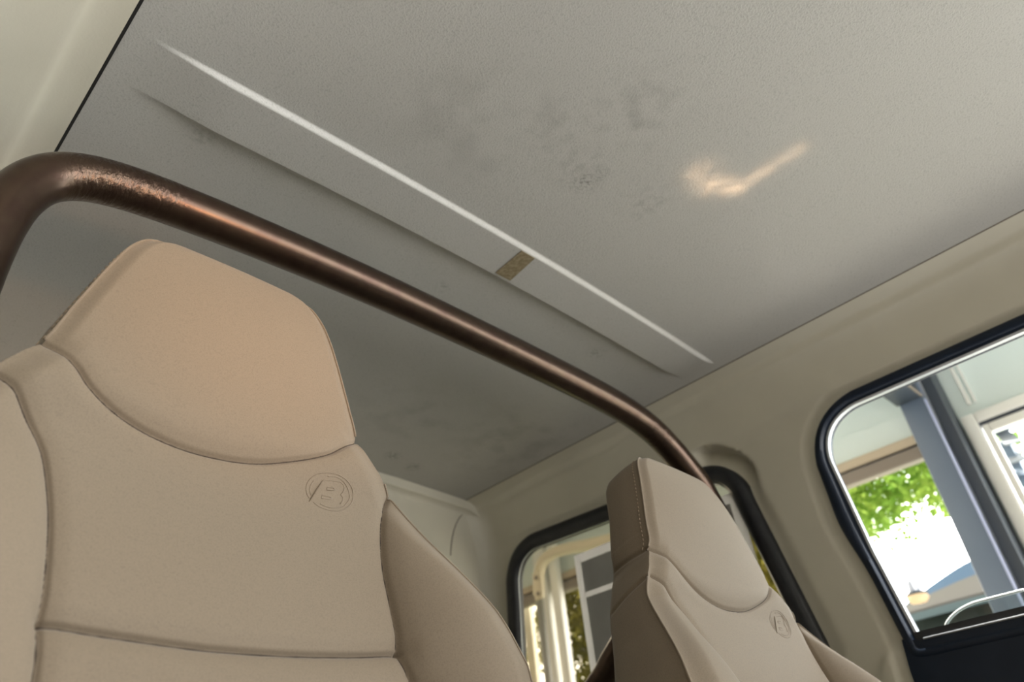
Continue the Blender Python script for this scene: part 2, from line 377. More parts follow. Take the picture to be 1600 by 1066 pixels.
# ------------------------------------------------------------------ side walls with their window openings
XW = 1.32
def mirror(y): return y
door_out = [yz(p, XW) for p in [(1262, 705), (1271, 746), (1310, 823), (1355, 893), (1410, 1000), (1423, 1046)]]
door_top = [yz(p, XW) for p in [(1600, 487), (1400, 579)]]
DZ = 0.633
d_rear = [(0.462, 0.600), (0.455, 0.45), (0.443, 0.34), (0.432, 0.20), (0.445, 0.10), (0.45, -0.55)]
# measured: rear edge of the door frame, outer and inner, and its top
def meas(pts): return [tuple(np.round(yz(p, XW), 4)) for p in pts]
DOOR_OUTER = roundpoly([(-0.56, DZ - .002)] + [(0.475, DZ)] + meas([(1310, 823), (1355, 893), (1410, 1000), (1424, 1050)]) + [(0.45, -0.55), (-0.56, -0.55)],
                       [0.03, 0.11, 0.2, 0.3, 0.1, 0.1, 0.03, 0.03])
DOOR_INNER = roundpoly([(-0.52, 0.604), (0.452, 0.606)] + meas([(1362, 859), (1439, 1003)]) + [(-0.52, 0.199)], [0.03, 0.075, 0.2, 0.006, 0.02])
QW_OUTER = roundpoly([(0.630, 0.607), (1.302, 0.634), (1.335, 0.13), (0.541, 0.13)], [0.085, 0.10, 0.08, 0.08])
DOOR_OUTER = resample(DOOR_OUTER, 0.012); DOOR_INNER = resample(DOOR_INNER, 0.012); QW_OUTER = resample(QW_OUTER, 0.012)

PROF = spline([(0.0008, 0.7495), (0.016, 0.7475), (0.030, 0.7430), (0.0365, 0.7385), (0.043, 0.7265), (0.052, 0.7210), (0.062, 0.710), (0.071, 0.692), (0.0775, 0.668), (0.084, 0.645), (0.090, 0.628), (0.091, 0.600),
               (0.091, 0.45), (0.091, 0.30), (0.091, 0.10), (0.091, -0.2), (0.091, -0.55)], 8)
d = np.r_[0, np.cumsum(np.linalg.norm(np.diff(PROF, axis=0), axis=1))]
tt = np.unique(np.r_[np.arange(0, 0.18, 0.004), np.arange(0.18, 0.75, 0.006), np.arange(0.75, d[-1], 0.03), d[-1]])
PO, PZ = np.interp(tt, d, PROF[:, 0]), np.interp(tt, d, PROF[:, 1])
wy = np.r_[np.arange(YF, 0.35, 0.012), np.arange(0.35, 0.80, 0.0055), np.arange(0.80, 1.36, 0.009), 1.366]
cres = spline([yz(p, 1.31) for p in [(1078, 706), (1098, 698), (1120, 697), (1142, 703), (1160, 713), (1172, 728)]], 6)
cres_lo = np.array(yz((1120, 730), 1.31))
def side_wall(sgn, name):
    OFF, Yw = np.meshgrid(PO, wy, indexing='ij'); Zw = np.repeat(PZ[:, None], len(wy), 1)
    OFF = OFF.copy()
    s = sdist(Yw, Zw, DOOR_OUTER); low = Zw < 0.64
    OFF += np.where(low, 0.008 * (1 - sstep(s, 0.016, 0.024)), 0)                # lip stepped back round the door opening
    q = sdist(Yw, Zw, QW_OUTER); OFF += np.where(low, 0.006 * (1 - sstep(q, 0.004, 0.03)), 0)
    # raised corner of the lower trim beside the door
    tp = np.vstack([spline([yz(p, XW) for p in [(1408, 1008), (1394, 1016), (1381, 1032), (1376, 1066)]], 6), [(0.50, -0.3), (0.43, -0.3)]])
    OFF -= 0.006 * (1 - sstep(sdist(Yw, Zw, tp), -0.004, 0.004)) * low
    # hollow for the hoop's mount above the rear quarter window
    dc = ldist(Yw, Zw, cres); below = Zw < np.interp(Yw, cres[::-1][:, 0] if cres[0, 0] > cres[-1, 0] else cres[:, 0], cres[::-1][:, 1] if cres[0, 0] > cres[-1, 0] else cres[:, 1])
    ymn, ymx = cres[:, 0].min(), cres[:, 0].max()
    inb = sstep(Yw, ymn - 0.004, ymn + 0.006) * sstep(-Yw, -ymx, -ymx + 0.03)
    OFF += np.where(below, 0.045 * np.exp(-(dc / 0.026) ** 1.5) * inb, 0)
    # rounded corner into the rear wall
    R = 0.045; yc = 1.366 - R
    tcorner = np.clip((Yw - yc) / R, 0, 1); OFF -= sstep(OFF, 0.01, 0.06) * R * (1 - np.sqrt(np.clip(1 - tcorner ** 2, 0, 1)))
    Zw = Zw - 0.004 * 0
    Xw = np.where(sgn > 0, XR + OFF, XL - OFF - 0.065 * sstep(OFF, 0.05, 0.09))
    hd = sdist(Yw, Zw, inset(DOOR_OUTER, 0.012)); hq = sdist(Yw, Zw, inset(QW_OUTER, 0.022))
    c4 = lambda a: np.minimum(np.minimum(a[:-1, :-1], a[1:, 1:]), np.minimum(a[:-1, 1:], a[1:, :-1]))
    keep = (np.maximum.reduce([hd[:-1, :-1], hd[1:, 1:], hd[:-1, 1:], hd[1:, :-1]]) > 0) & (np.maximum.reduce([hq[:-1, :-1], hq[1:, 1:], hq[:-1, 1:], hq[1:, :-1]]) > 0)
    f = gridfaces(len(PO), len(wy), keep)
    o = obj(name, np.stack([Xw, Yw, Zw], -1).reshape(-1, 3), f.tolist(), m_wall)
    o['kind'] = 'structure'; return o
side_wall(1, 'wall_right'); side_wall(-1, 'wall_left')

# rear wall: flange under the roof edge, then the panel dropping to the tailgate
zz = spline([(1.345, 0.0), (1.3455, -0.004), (1.346, -0.014), (1.348, -0.021), (1.356, -0.0235), (1.364, -0.030), (1.366, -0.045), (1.366, -0.10), (1.366, -0.16)], 6)
zz = np.vstack([zz, [(1.366, z) for z in np.linspace(-0.165, -1.3, 160)]])
rx = np.linspace(XL - 0.13, XR + 0.062, 200)
Xr, K = np.meshgrid(rx, np.arange(len(zz)), indexing='xy')
Yr = zz[K, 0]; Zr = crown(np.clip(Xr, XL, XR)) + zz[K, 1]
edge = np.maximum(np.abs(Xr - XC) - XH, 0); Zr -= np.minimum(6 * edge ** 2, 0.03)
obj('wall_rear', np.stack([Xr, Yr, Zr], -1).reshape(-1, 3), gridfaces(len(zz), len(rx)).tolist(), m_wall)['kind'] = 'structure'  # unseen middle closed, its window left out to keep stray light away
# fine cracks in the paint of the rear corner
b = MB()
ck = [on(p, 1, 1.3655) for p in [(704, 868), (706, 845), (711, 824), (719, 808), (733, 796)]] + [on((740, 788), 1, 1.355)]
b.tube(spline(ck, 6), 0.0011, 6)
b.build('trim_3', m_seam2)['kind'] = 'structure'

# floor pan, firewall
MB().box((XL - 0.1, -0.75, -0.60), (XR + 0.1, 1.37, -0.55)).build('floor', m_carpet)['kind'] = 'structure'
MB().box((XL - 0.1, -0.80, -0.60), (XR + 0.1, -0.75, -0.12)).build('wall_front', m_navy)['kind'] = 'structure'

# ------------------------------------------------------------------ right side: quarter window, door; left side the same save its darkened pane
def quarter_window(sgn, name, X):
    w = thing(name, (X, 0.95, 0.37), None, None); w['kind'] = 'structure'
    ring_yz('gasket', QW_OUTER, [(0, -0.012), (0, 0.006), (0.004, 0.012), (0.014, 0.016), (0.028, 0.015), (0.036, 0.009), (0.038, -0.012)], X, sgn, m_gask, w)
    ring_yz('glass_edge', inset(QW_OUTER, 0.037), [(0, -0.001), (0, 0.003), (0.0014, 0.003), (0.0014, -0.001)], X, sgn, mat('glass_edge', (0.25, 0.27, 0.28), 0.3), w)
    P = inset(QW_OUTER, 0.034); b = MB(); b.prism([tuple(p) for p in P], 0, X - 0.002, X + 0.002); b.build('pane', m_tint if sgn > 0 else m_light_stop, w)  # left pane is unseen and darkened to keep light out of the rear
    return w
quarter_window(1, 'window_1', XW + 0.002); quarter_window(-1, 'window_2', XL - 0.158)

def side_door(sgn, name, X):
    w = thing(name, (X, 0.0, -0.1), None, None); w['kind'] = 'structure'
    # frame around the opening: a loft from the outer loop to the inner loop
    n = 420
    A = resample(roundpoly([(-0.56, DZ - .002)] + [(0.475, DZ)] + meas([(1310, 823), (1355, 893), (1410, 1000)]) + [(0.437, 0.17), (-0.56, 0.17)], [0.03, 0.11, 0.2, 0.3, 0.1, 0.02, 0.02]), 0.004)
    B = DOOR_INNER
    def loop(h, base, fac):
        # points part-way between outer loop and inner loop (nearest point pairing)
        out = []
        BB = resample(B, 0.002)
        for p in base:
            k = np.argmin(((BB - p) ** 2).sum(1)); out.append(p + (BB[k] - p) * fac)
        return [(X - sgn * h, y, z) for y, z in out]
    secs = [(-0.02, 0.0), (0.002, 0.0), (0.008, 0.08), (0.012, 0.25), (0.012, 0.55), (0.008, 0.68), (0.002, 0.72), (0.001, 0.85), (-0.008, 0.9), (-0.02, 0.95)]
    v = []
    for hgt, fac in secs: v += loop(hgt, A, fac)
    m = len(A); q = len(secs)
    f = [(a * m + i, a * m + (i + 1) % m, (a + 1) * m + (i + 1) % m, (a + 1) * m + i) for a in range(q - 1) for i in range(m)]
    obj('door_frame', v, f, m_navy, w, True, sharp=math.radians(50))
    ring_yz('glass_channel', inset(B, -0.004), [(0, -0.008), (0, 0.002), (0.0045, 0.002), (0.0045, -0.008)], X, sgn, m_chrome, w)
    # lower panel
    poly = [(-0.56, 0.1985), (0.41, 0.1985)] + meas([(1410, 1000), (1424, 1050)]) + [(0.45, -0.55), (-0.56, -0.55)]
    b = MB(); b.prism(poly, 0, X - sgn * 0.010, X + sgn * 0.05); b.build('door_panel', m_navy, w)
    b = MB(); b.tube([(X - sgn * 0.011, -0.52, 0.1995), (X - sgn * 0.011, 0.405, 0.1995)], 0.0015, 8); b.build('sill_edge', m_chrome, w, True)
    b = MB(); b.box((X - sgn * 0.008, -0.52, 0.186), (X + sgn * 0.03, 0.418, 0.2115)); b.build('weatherstrip', m_gask, w)
    return w
dr = side_door(1, 'door_1', XW + 0.006); side_door(-1, 'door_2', XL - 0.162)
# door glass wound nearly all the way down: only its rounded top corner stands above the sill
gp = [yz(p, XW + 0.022) for p in ([(1477, 985), (1479, 975), (1487, 964), (1500, 953), (1520, 943), (1545, 936), (1600, 922)])]
P = [tuple(p) for p in spline(gp, 6)] + [(-0.15, gp[-1][1] + 0.02), (-0.45, gp[-1][1]), (-0.48, 0.15), (gp[0][0], 0.15)]
b = MB(); b.prism(P, 0, XW + 0.020, XW + 0.024); b.build('glass_pane', m_pane, dr)
b = MB(); b.tube([(XW + 0.022, y, z) for y, z in spline(gp, 6)], 0.0022, 8); b.build('glass_rim', mat('ground_glass_edge', (0.90, 0.95, 0.95), 0.5), dr, True)

# ------------------------------------------------------------------ roll bar
YBAR = 0.665
bar_px = [(-95, 560), (-62, 470), (-36, 400), (-8, 334), (22, 291), (58, 271), (100, 267), (150, 274), (200, 289), (300, 330), (400, 370), (500, 411), (600, 456), (660, 483.5), (800, 550), (940, 616), (980, 637), (1014, 661), (1045, 693), (1077, 735), (1098, 768)]
pts = [on(p, 1, YBAR) for p in bar_px]
xl, zl = pts[0][0], pts[0][2]
left = [np.array([xl - 0.006, YBAR, z]) for z in (-0.55, -0.1, 0.15)]
xr, zr = pts[-1][0], pts[-1][2]
right = [np.array([1.275, YBAR, 0.42]), np.array([1.279, YBAR, 0.25]), np.array([1.279, YBAR, -0.1]), np.array([1.279, YBAR, -0.55])]
mid = np.array(pts)
for _ in range(3): mid[1:-1] = 0.25 * mid[:-2] + 0.5 * mid[1:-1] + 0.25 * mid[2:]
rb = thing('roll_bar', (0.65, YBAR, -0.55), 'dark bronze roll bar hoop running across the cab just under the roof lining', 'roll bar')
path = spline(left + list(mid) + right, 10)
hoop = MB().tube(path, 0.0252, 40).build('hoop', m_bar, rb, True)
b1, b2 = on((970, 1010), 0, 1.20), on((938, 1066), 0, 1.19)
b0 = b1 + (b1 - b2) * (b1[1] - YBAR - 0.02) / (b2[1] - b1[1]); b0[0] = 1.262
br = [b0, b1, b2, b2 + (b2 - b1) * 2.5 + np.array([-0.03, 0, 0]), b2 + (b2 - b1) * 4.2 + np.array([-0.05, 0, 0])]
MB().tube(spline(br, 10), 0.0235, 28).build('brace', m_bar, rb, True)
# worn, creased vinyl on the two bends
t = m_bar.node_tree; bb = bsdf(m_bar)
g = N(t, 'ShaderNodeNewGeometry')
tot = None
for c0, r in ((on((165, 262), 1, YBAR), 0.085), (on((235, 290), 1, YBAR), 0.06), (on((1020, 665), 1, YBAR), 0.06)):
    dd = N(t, 'ShaderNodeVectorMath', operation='DISTANCE'); L(t, g.outputs['Position'], dd.inputs[0]); dd.inputs[1].default_value = (c0[0], c0[1], c0[2] + ZO)
    mr = N(t, 'ShaderNodeMapRange', interpolation_type='SMOOTHSTEP'); L(t, dd.outputs['Value'], mr.inputs[0]); mr.inputs[1].default_value = r; mr.inputs[2].default_value = r * .4; mr.inputs[3].default_value = 0; mr.inputs[4].default_value = 1
    if tot is None: tot = mr.outputs[0]
    else:
        ad = N(t, 'ShaderNodeMath', operation='MAXIMUM'); L(t, tot, ad.inputs[0]); L(t, mr.outputs[0], ad.inputs[1]); tot = ad.outputs[0]
mp = N(t, 'ShaderNodeMapping'); L(t, g.outputs['Position'], mp.inputs[0]); mp.inputs['Scale'].default_value = (130, 40, 60); mp.inputs['Rotation'].default_value = (0, 0.4, 0)
nz = N(t, 'ShaderNodeTexNoise'); nz.inputs['Scale'].default_value = 1.6; nz.inputs['Detail'].default_value = 4; L(t, mp.outputs[0], nz.inputs['Vector'])
ms = N(t, 'ShaderNodeMath', operation='MULTIPLY'); L(t, nz.outputs['Fac'], ms.inputs[0]); L(t, tot, ms.inputs[1])
bp = N(t, 'ShaderNodeBump'); bp.inputs['Strength'].default_value = 0.6; bp.inputs['Distance'].default_value = 0.004; L(t, ms.outputs[0], bp.inputs['Height'])
old = bb.inputs['Normal'].links[0].from_socket; L(t, old, bp.inputs['Normal']); L(t, bp.outputs['Normal'], bb.inputs['Normal'])

# ------------------------------------------------------------------ seats
def frame(o, lean, yaw):
    U = np.array([math.cos(yaw), math.sin(yaw), 0]); B = np.array([-math.sin(yaw), math.cos(yaw), 0]); Zv = np.array([0, 0, 1.])
    return np.array(o), U, B * math.sin(lean) + Zv * math.cos(lean), -B * math.cos(lean) + Zv * math.sin(lean)
SEAT1 = ((0.2219, 0.5314, 0.2701), 0.1748, 0.0244)
SEAT2 = ((0.8458, 0.4506, 0.1967), 0.2928, 0.0214)
def to_uv(fr, p):
    o, U, V, Nn = fr; d = ray(p); P = d * ((o @ Nn) / (d @ Nn)) - o; return np.array([P @ U, P @ V])

HW = np.array([(-0.42, .27), (-0.30, .275), (-0.20, .277), (-0.152, .274), (-0.104, .252), (-0.066, .228), (-0.034, .207), (0.0, .187), (0.020, .174), (0.040, .160), (0.056, .149), (0.067, .1395), (0.080, .1345), (0.11, .127), (0.15, .1155), (0.18, .1065), (0.205, .098), (0.218, .0915), (0.228, .084), (0.236, .074), (0.241, .063), (0.2445, .050), (0.2465, .036), (0.2472, .022)])
HEAD = spline([(-0.1395, .069), (-0.128, .061), (-0.115, .050), (-0.103, .036), (-0.082, .0235), (-0.052, .0145), (-0.015, .0105), (0.03, .0135), (0.07, .0245), (0.100, .037), (0.118, .050), (0.1395, .067)], 8)
LB = spline([(-0.160, .030), (-0.147, .019), (-0.134, 0), (-0.122, -.019), (-0.115, -.04), (-0.109, -.068), (-0.105, -.103), (-0.103, -.139), (-0.101, -.173), (-0.10, -.25), (-0.10, -.42)], 6)
RB_ = spline([(0.1775, .018), (0.166, -.005), (0.161, -.03), (0.159, -.064), (0.161, -.093), (0.163, -.118), (0.164, -.136), (0.170, -.159), (0.182, -.20), (0.19, -.26), (0.19, -.42)], 6)
HOR = spline([(-0.103, -.139), (-0.098, -.1395), (-0.072, -.142), (-0.041, -.144), (0.002, -.146), (0.06, -.145), (0.121, -.141), (0.164, -.136)], 6)

def seat_mesh():
    vs = np.unique(np.r_[np.linspace(-0.42, -0.22, 40), np.linspace(-0.22, 0.10, 300), np.linspace(0.10, 0.225, 60), np.linspace(0.225, 0.2472, 26)])
    hw = np.interp(vs, HW[:, 0], HW[:, 1])
    for _ in range(2):
        k = (vs > -0.2) & (vs < 0.22); sm = np.convolve(hw, np.ones(5) / 5, 'same'); hw = np.where(k, sm, hw)
    NF, NS, NB = 381, 16, 24
    s = np.linspace(-1, 1, NF); s = np.sign(s) * np.abs(s) ** 0.92
    Uf = s[None, :] * hw[:, None]; Vf = np.repeat(vs[:, None], NF, 1)
    lb = np.interp(vs, LB[::-1, 1], LB[::-1, 0]); rbx = np.interp(vs, RB_[::-1, 1], RB_[::-1, 0])
    # bolsters rising towards the outside
    def bol(u, ub, hwv, v):
        sgn = np.sign(ub)[:, None] if hasattr(ub, '__len__') else 1
        a = np.clip((np.abs(u) - np.abs(ub)[:, None]) / (hwv - np.abs(ub))[:, None].clip(1e-3), 0, 1) * (np.sign(u) == np.sign(ub)[:, None])
        hgt = (0.052 * sstep(-v, -0.035, 0.13))[:, None]
        return hgt * np.sin(np.clip(a, 0, 1) * math.pi * 0.62) ** 0.85
    Wf = bol(Uf, lb, hw, vs) * 0.95 + bol(Uf, rbx, hw, vs) * 0.85
    Wf += 0.010 * np.exp(-((Vf - 0.13) / 0.08) ** 2) * (1 - s[None, :] ** 2)            # padded head panel
    Wf += -0.006 * np.exp(-((Vf + 0.02) / 0.06) ** 2) * (1 - s[None, :] ** 2) + 0.010 * np.exp(-((Vf + 0.25) / 0.09) ** 2) * (1 - s[None, :] ** 2)
    Wf += 0.008 * sstep(Vf, 0.0, 0.04) + 0.014 * sstep(Vf, 0.06, 0.21)               # headrest leans forward a little
    # rounding at the outer edge and at the top
    e = (1 - np.abs(s))[None, :] * hw[:, None]
    Wf -= 0.005 * (1 - sstep(e, 0, 0.014)) * sstep(Vf, 0.05, 0.09) + 0.008 * (1 - sstep(e, 0, 0.03)) * (1 - sstep(Vf, 0.05, 0.09))
    Wf -= 0.016 * (1 - np.sqrt(np.clip(1 - np.clip((Vf - 0.222) / 0.0256, 0, 1) ** 2, 0, 1)))
    # sewn seams
    for ln, dep, wd in ((HEAD, .0034, .0016), (HEAD, .0026, .008), (LB, .0034, .0016), (LB, .0024, .008), (RB_, .0034, .0016), (RB_, .0024, .008), (HOR, .0044, .0018), (HOR, .0040, .009)):
        Wf -= dep * np.exp(-(ldist(Uf, Vf, ln) / wd) ** 2)
    Wp = Wf[:, -1], Wf[:, 0]
    # sides: from the right edge back, round the back, to the left edge
    thick = np.interp(vs, [-0.42, -0.1, 0.02, 0.07, 0.15, 0.21, 0.235, 0.2472], [.090, .056, .064, .061, .047, .043, .037, .030])
    tb = np.linspace(0, 1, NS + 2)[1:-1]
    def side(sg, W0):
        u = sg * (hw[:, None] * (1 + (0.05 * sstep(vs, .06, .10) - 0.02)[:, None] * tb[None, :]) + 0.004 * np.sin(tb * math.pi)[None, :]); w = W0[:, None] + (-thick[:, None] - W0[:, None]) * tb[None, :]
        groove = 0.0035 * (np.exp(-((Vf[:, :1] - 0.070 - 0.006 * tb[None, :]) / .003) ** 2) + np.exp(-((Vf[:, :1] - 0.030 + 0.012 * tb[None, :]) / .003) ** 2))
        return u - sg * groove, w
    ur, wr = side(1, Wp[0]); ul, wl = side(-1, Wp[1])
    tb2 = np.linspace(1, -1, NB); ub = 0.97 * hw[:, None] * tb2[None, :]; wb = -thick[:, None] - (0.22 * hw)[:, None] * (1 - tb2 ** 2)[None, :] - 0.0015
    Uall = np.hstack([Uf, ur, ub, ul[:, ::-1]]); Wall = np.hstack([Wf, wr, wb, wl[:, ::-1]]); NC = Uall.shape[1]; nr = len(vs)
    P = np.stack([Uall, np.repeat(vs[:, None], NC, 1), Wall], -1).reshape(-1, 3)
    i, j = np.meshgrid(np.arange(nr - 1), np.arange(NC), indexing='ij'); j1 = (j + 1) % NC
    fc = np.stack([i * NC + j, i * NC + j1, (i + 1) * NC + j1, (i + 1) * NC + j], -1)
    # vertex normals of the whole shell
    A = np.zeros_like(P); q = fc.reshape(-1, 4); n = np.cross(P[q[:, 2]] - P[q[:, 0]], P[q[:, 3]] - P[q[:, 1]])
    for k in range(4): np.add.at(A, q[:, k], n)
    A /= np.linalg.norm(A, axis=1)[:, None] + 1e-12
    # which panel does each face belong to
    cu = (P[fc[..., 0], 0] + P[fc[..., 1], 0]) / 2; cv = (P[fc[..., 0], 1] + P[fc[..., 3], 1]) / 2
    hv = np.interp(cu, HEAD[:, 0], HEAD[:, 1]); lbv = np.interp(cv, LB[::-1, 1], LB[::-1, 0]); rbv = np.interp(cv, RB_[::-1, 1], RB_[::-1, 0]); ho = np.interp(cu, HOR[:, 0], HOR[:, 1])
    front = j < NF - 1
    R = np.full(fc.shape[:2], 'side_panel', dtype=object)
    sideface = ~front
    R[sideface & (cv > 0.066)] = 'headrest_side'
    R[sideface & (cv <= 0.066) & (cv > 0.031)] = 'shoulder_yoke'
    R[front] = 'back_panel'
    R[front & (cv < ho) & (cu > lbv) & (cu < rbv)] = 'lower_back_panel'
    R[front & (cu < lbv) & (cv < 0.031)] = 'bolster'
    R[front & (cu > rbv) & (cv < 0.02)] = 'bolster_'
    R[front & (cv > hv) & (cv > 0.0)] = 'headrest_panel'
    top = [k for k in range((nr - 1) * NC, nr * NC)]
    return P, A, fc, R, top, vs, hw, Uall, Wall, NF, NS, NB
SM = seat_mesh()
fr1 = frame(*SEAT1)
def crop2uv(l):                                  # emblem strokes, measured on the near seat
    return np.array([to_uv(fr1, (460 + a / 11.84, 720 + b_ / 11.84)) for a, b_ in l])
EMB = [('c', [(335, 655), (285, 580), (262, 480), (280, 370), (350, 295), (440, 252), (560, 248), (690, 262), (820, 305), (930, 370), (1030, 460), (1090, 560), (1108, 660), (1085, 760), (1010, 840), (900, 885), (780, 890), (640, 860), (500, 800), (400, 720)]),
       ('o', [(360, 600), (328, 520), (335, 430), (380, 350)]),
       ('o', [(600, 300), (760, 320), (900, 400), (1000, 520), (1048, 640), (1030, 720), (960, 800), (880, 828), (760, 835), (640, 810), (520, 755)]),
       ('s', [(325, 712), (540, 358), (700, 372), (840, 398), (910, 450), (938, 510), (920, 570), (885, 605), (930, 660), (925, 720), (880, 770)]),
       ('s', [(775, 518), (740, 525), (625, 512), (630, 472), (740, 485), (775, 518)]),
       ('s', [(745, 672), (700, 682), (540, 655), (550, 610), (680, 630), (745, 672)])]
def make_seat(sp, label, fab, group):
    o, U, V, Nn = frame(*sp); P, A, fc, R, top, vs, hw, Ua, Wa, NF, NS, NB = SM
    hv_ = lambda v_: np.where(v_ > 0.07, 0.07 + (v_ - 0.07) * 0.86, v_)
    tw = lambda q: o + np.outer(q[:, 0], U) + np.outer(hv_(q[:, 1]), V) + np.outer(q[:, 2], Nn)
    PW = tw(P); AW = np.outer(A[:, 0], U) + np.outer(A[:, 1], V) + np.outer(A[:, 2], Nn)
    base = o + V * -0.42; root = thing('bucket_seat', (base[0], base[1] - 0.15, -0.55), label, 'car seat', group)
    flat = fc.reshape(-1, 4); lab = R.reshape(-1)
    for nm in ['headrest_panel', 'back_panel', 'lower_back_panel', 'bolster', 'bolster_', 'headrest_side', 'shoulder_yoke', 'side_panel']:
        F4 = flat[lab == nm]; used, inv = np.unique(F4, return_inverse=True); fl = inv.reshape(-1, 4).tolist()
        vv = PW[used]; nn = AW[used]
        if nm == 'headrest_side':
            k = len(used); fl.append([k + i for i in range(len(top))]); vv = np.vstack([vv, PW[top]]); nn = np.vstack([nn, np.repeat(V[None, :], len(top), 0)])
        dark = nm in ('side_panel', 'shoulder_yoke', 'headrest_side')
        so_ = obj(nm.rstrip('_'), vv, fl, m_side if dark and False else fab, root, True, normals=nn)
    # piping along the edges
    W0, W1 = Wa[:, 0], Wa[:, NF - 1]; kh = vs > 0.071
    pth = [(-h - .0005, v_, w_ ) for h, v_, w_ in zip(hw[kh], vs[kh], W0[kh])] + [(h + .0005, v_, w_) for h, v_, w_ in zip(hw[kh][::-1], vs[kh][::-1], W1[kh][::-1])]
    MB().tube(tw(np.array(pth))[::2], 0.0012, 8).build('piping', fab, root, True)
    for sg, W in ((-1, W0), (1, W1)):
        kb = (vs < 0.028) & (vs > -0.41)
        MB().tube(tw(np.array([(sg * (h + .0005), v_, w_) for h, v_, w_ in zip(hw[kb], vs[kb], W[kb])]))[::2], 0.0012, 8).build('piping', fab, root, True)
    # dark tubes in the sewn seams, putting the shade of the folds into colour
    def surf(u, v_):
        r_ = np.argmin(np.abs(vs - v_)); return Wa[r_, :NF][np.argmin(np.abs(Ua[r_, :NF] - u))]
    for ln in (HEAD, LB, RB_, HOR):
        MB().tube(tw(np.array([(u, v_, surf(u, v_) + 0.0001) for u, v_ in ln if v_ > -0.41])), 0.0006, 6).build('seam_shade', m_seam_shade, root, True)
    # stitches beside the headrest piping
    st = MB(); ps = tw(np.array([(-h - 0.003, v_, w_ - 0.0075) for h, v_, w_ in zip(hw[kh], vs[kh], W0[kh])]))
    dd = np.r_[0, np.cumsum(np.linalg.norm(np.diff(ps, axis=0), axis=1))]
    for a in np.arange(0, dd[-1] - 0.004, 0.006):
        seg = np.array([[np.interp(a + t_, dd, ps[:, k]) for k in range(3)] for t_ in (0, .0035)]); st.tube(seg, 0.0006, 5)
    st.build('stitching', m_pipe, root, True)
    # embossed round emblem: a slanting capital B in a ring
    em = MB(); fi = lambda u, v_: Wa[np.argmin(np.abs(vs - v_)), :NF][np.argmin(np.abs(Ua[np.argmin(np.abs(vs - v_)), :NF] - u))]
    for kind, l in EMB:
        q = crop2uv(l)
        if kind != 's': q = spline(q, 5)
        em.tube(tw(np.array([(u, v_, fi(u, v_) - 0.0001) for u, v_ in q])), 0.0006, 6)
    em.build('emblem', fab, root, True)
    # lower cushion and its base, out of the picture
    cu = MB(); c0 = base - np.array([0, 0.25, 0]); cu.box((c0[0] - 0.25, c0[1] - 0.25, c0[2] - 0.10), (c0[0] + 0.25, c0[1] + 0.22, c0[2] + 0.04), 0.04); cu.build('seat_cushion', fab, root, True)
    MB().box((c0[0] - 0.20, c0[1] - 0.20, -0.55), (c0[0] + 0.20, c0[1] + 0.2, c0[2] - 0.09), 0.01).build('seat_base', m_gask, root, True)
    return root
make_seat(SEAT1, 'tan fabric bucket seat in the foreground, its wide headrest reaching up under the roll bar', m_fab, 'front bucket seats')
make_seat(SEAT2, 'tan fabric bucket seat further off beside the navy door, before the quarter window', m_fab, 'front bucket seats')

# ------------------------------------------------------------------ outside on the right
GZ = -ZO
MB().box((1.60, -6, GZ - 0.1), (2.70, 16, GZ)).build('ground', mat('unseen_dark_ground', (0.10, 0.10, 0.10), 0.85, noise=(60, (0.13, 0.13, 0.13), 0.4, 0.7)))['kind'] = 'structure'  # unseen strip, made dark to cut light bounced up into the cab
MB().box((2.70, -6, GZ - 0.1), (16, 1.2, GZ)).build('ground', m_paver)['kind'] = 'structure'
MB().box((2.70, 1.2, GZ - 0.1), (16, 16, GZ)).build('ground', mat('unseen_green_ground', (0.07, 0.10, 0.03), 0.9, noise=(30, (0.10, 0.12, 0.04), 0.4, 0.7)))['kind'] = 'structure'  # unseen dark green ground, added to cut light rising through the quarter window
XF = 3.2
# porch roof over the walkway
MB().box((2.85, -3.0, 1.50), (XF + 0.05, 5.0, 1.62)).build('porch_ceiling', m_mint)
prop(bpy.data.objects['porch_ceiling'], kind='structure')
bm_ = thing('porch_fascia', (XF, 2.0, 1.137), 'pale and taupe fascia board along the porch edge over the greenery', 'fascia')
MB().box((XF, 0.70, 1.335), (XF + 0.02, 5.0, 1.50)).build('upper_board', m_mint, bm_)
MB().box((XF - 0.01, 0.70, 1.225), (XF + 0.02, 5.0, 1.335)).build('middle_board', m_mint, bm_)
MB().box((XF - 0.03, 0.70, 1.185), (XF + 0.02, 5.0, 1.225), 0.006).build('sand_strip', m_sand, bm_)
MB().box((XF - 0.015, 0.70, 1.175), (XF + 0.02, 5.0, 1.185)).build('shadow_gap', m_steeld, bm_)
MB().box((XF - 0.035, 0.70, 1.120), (XF + 0.02, 5.0, 1.175), 0.008).build('taupe_strip', m_taupe, bm_)
# steel post with the beam that meets it
ps_ = thing('steel_post', (3.1, 0.63, GZ), 'blue grey steel post with a beam at its top outside the door window', 'post')
MB().box((3.06, 0.595, GZ), (3.19, 0.690, 1.50), 0.004).build('post', m_steel, ps_, True)
MB().box((3.055, 0.588, GZ), (3.066, 0.596, 1.30)).build('edge_highlight', mat('lit_edge', (0.42, 0.48, 0.72), 0.3), ps_)  # pale strip painting the light along the post's edge
MB().box((3.10, 0.545, GZ), (3.24, 0.588, 1.50)).build('side_flange', m_steeld, ps_)
MB().box((2.86, 0.60, 1.315), (3.06, 0.70, 1.50), 0.003).build('beam', m_steeld, ps_, True)
MB().box((2.86, 0.593, 1.315), (3.06, 0.601, 1.325)).build('beam_highlight', m_taupe, ps_)  # lighter strip, the highlight of the beam's lower edge put into colour
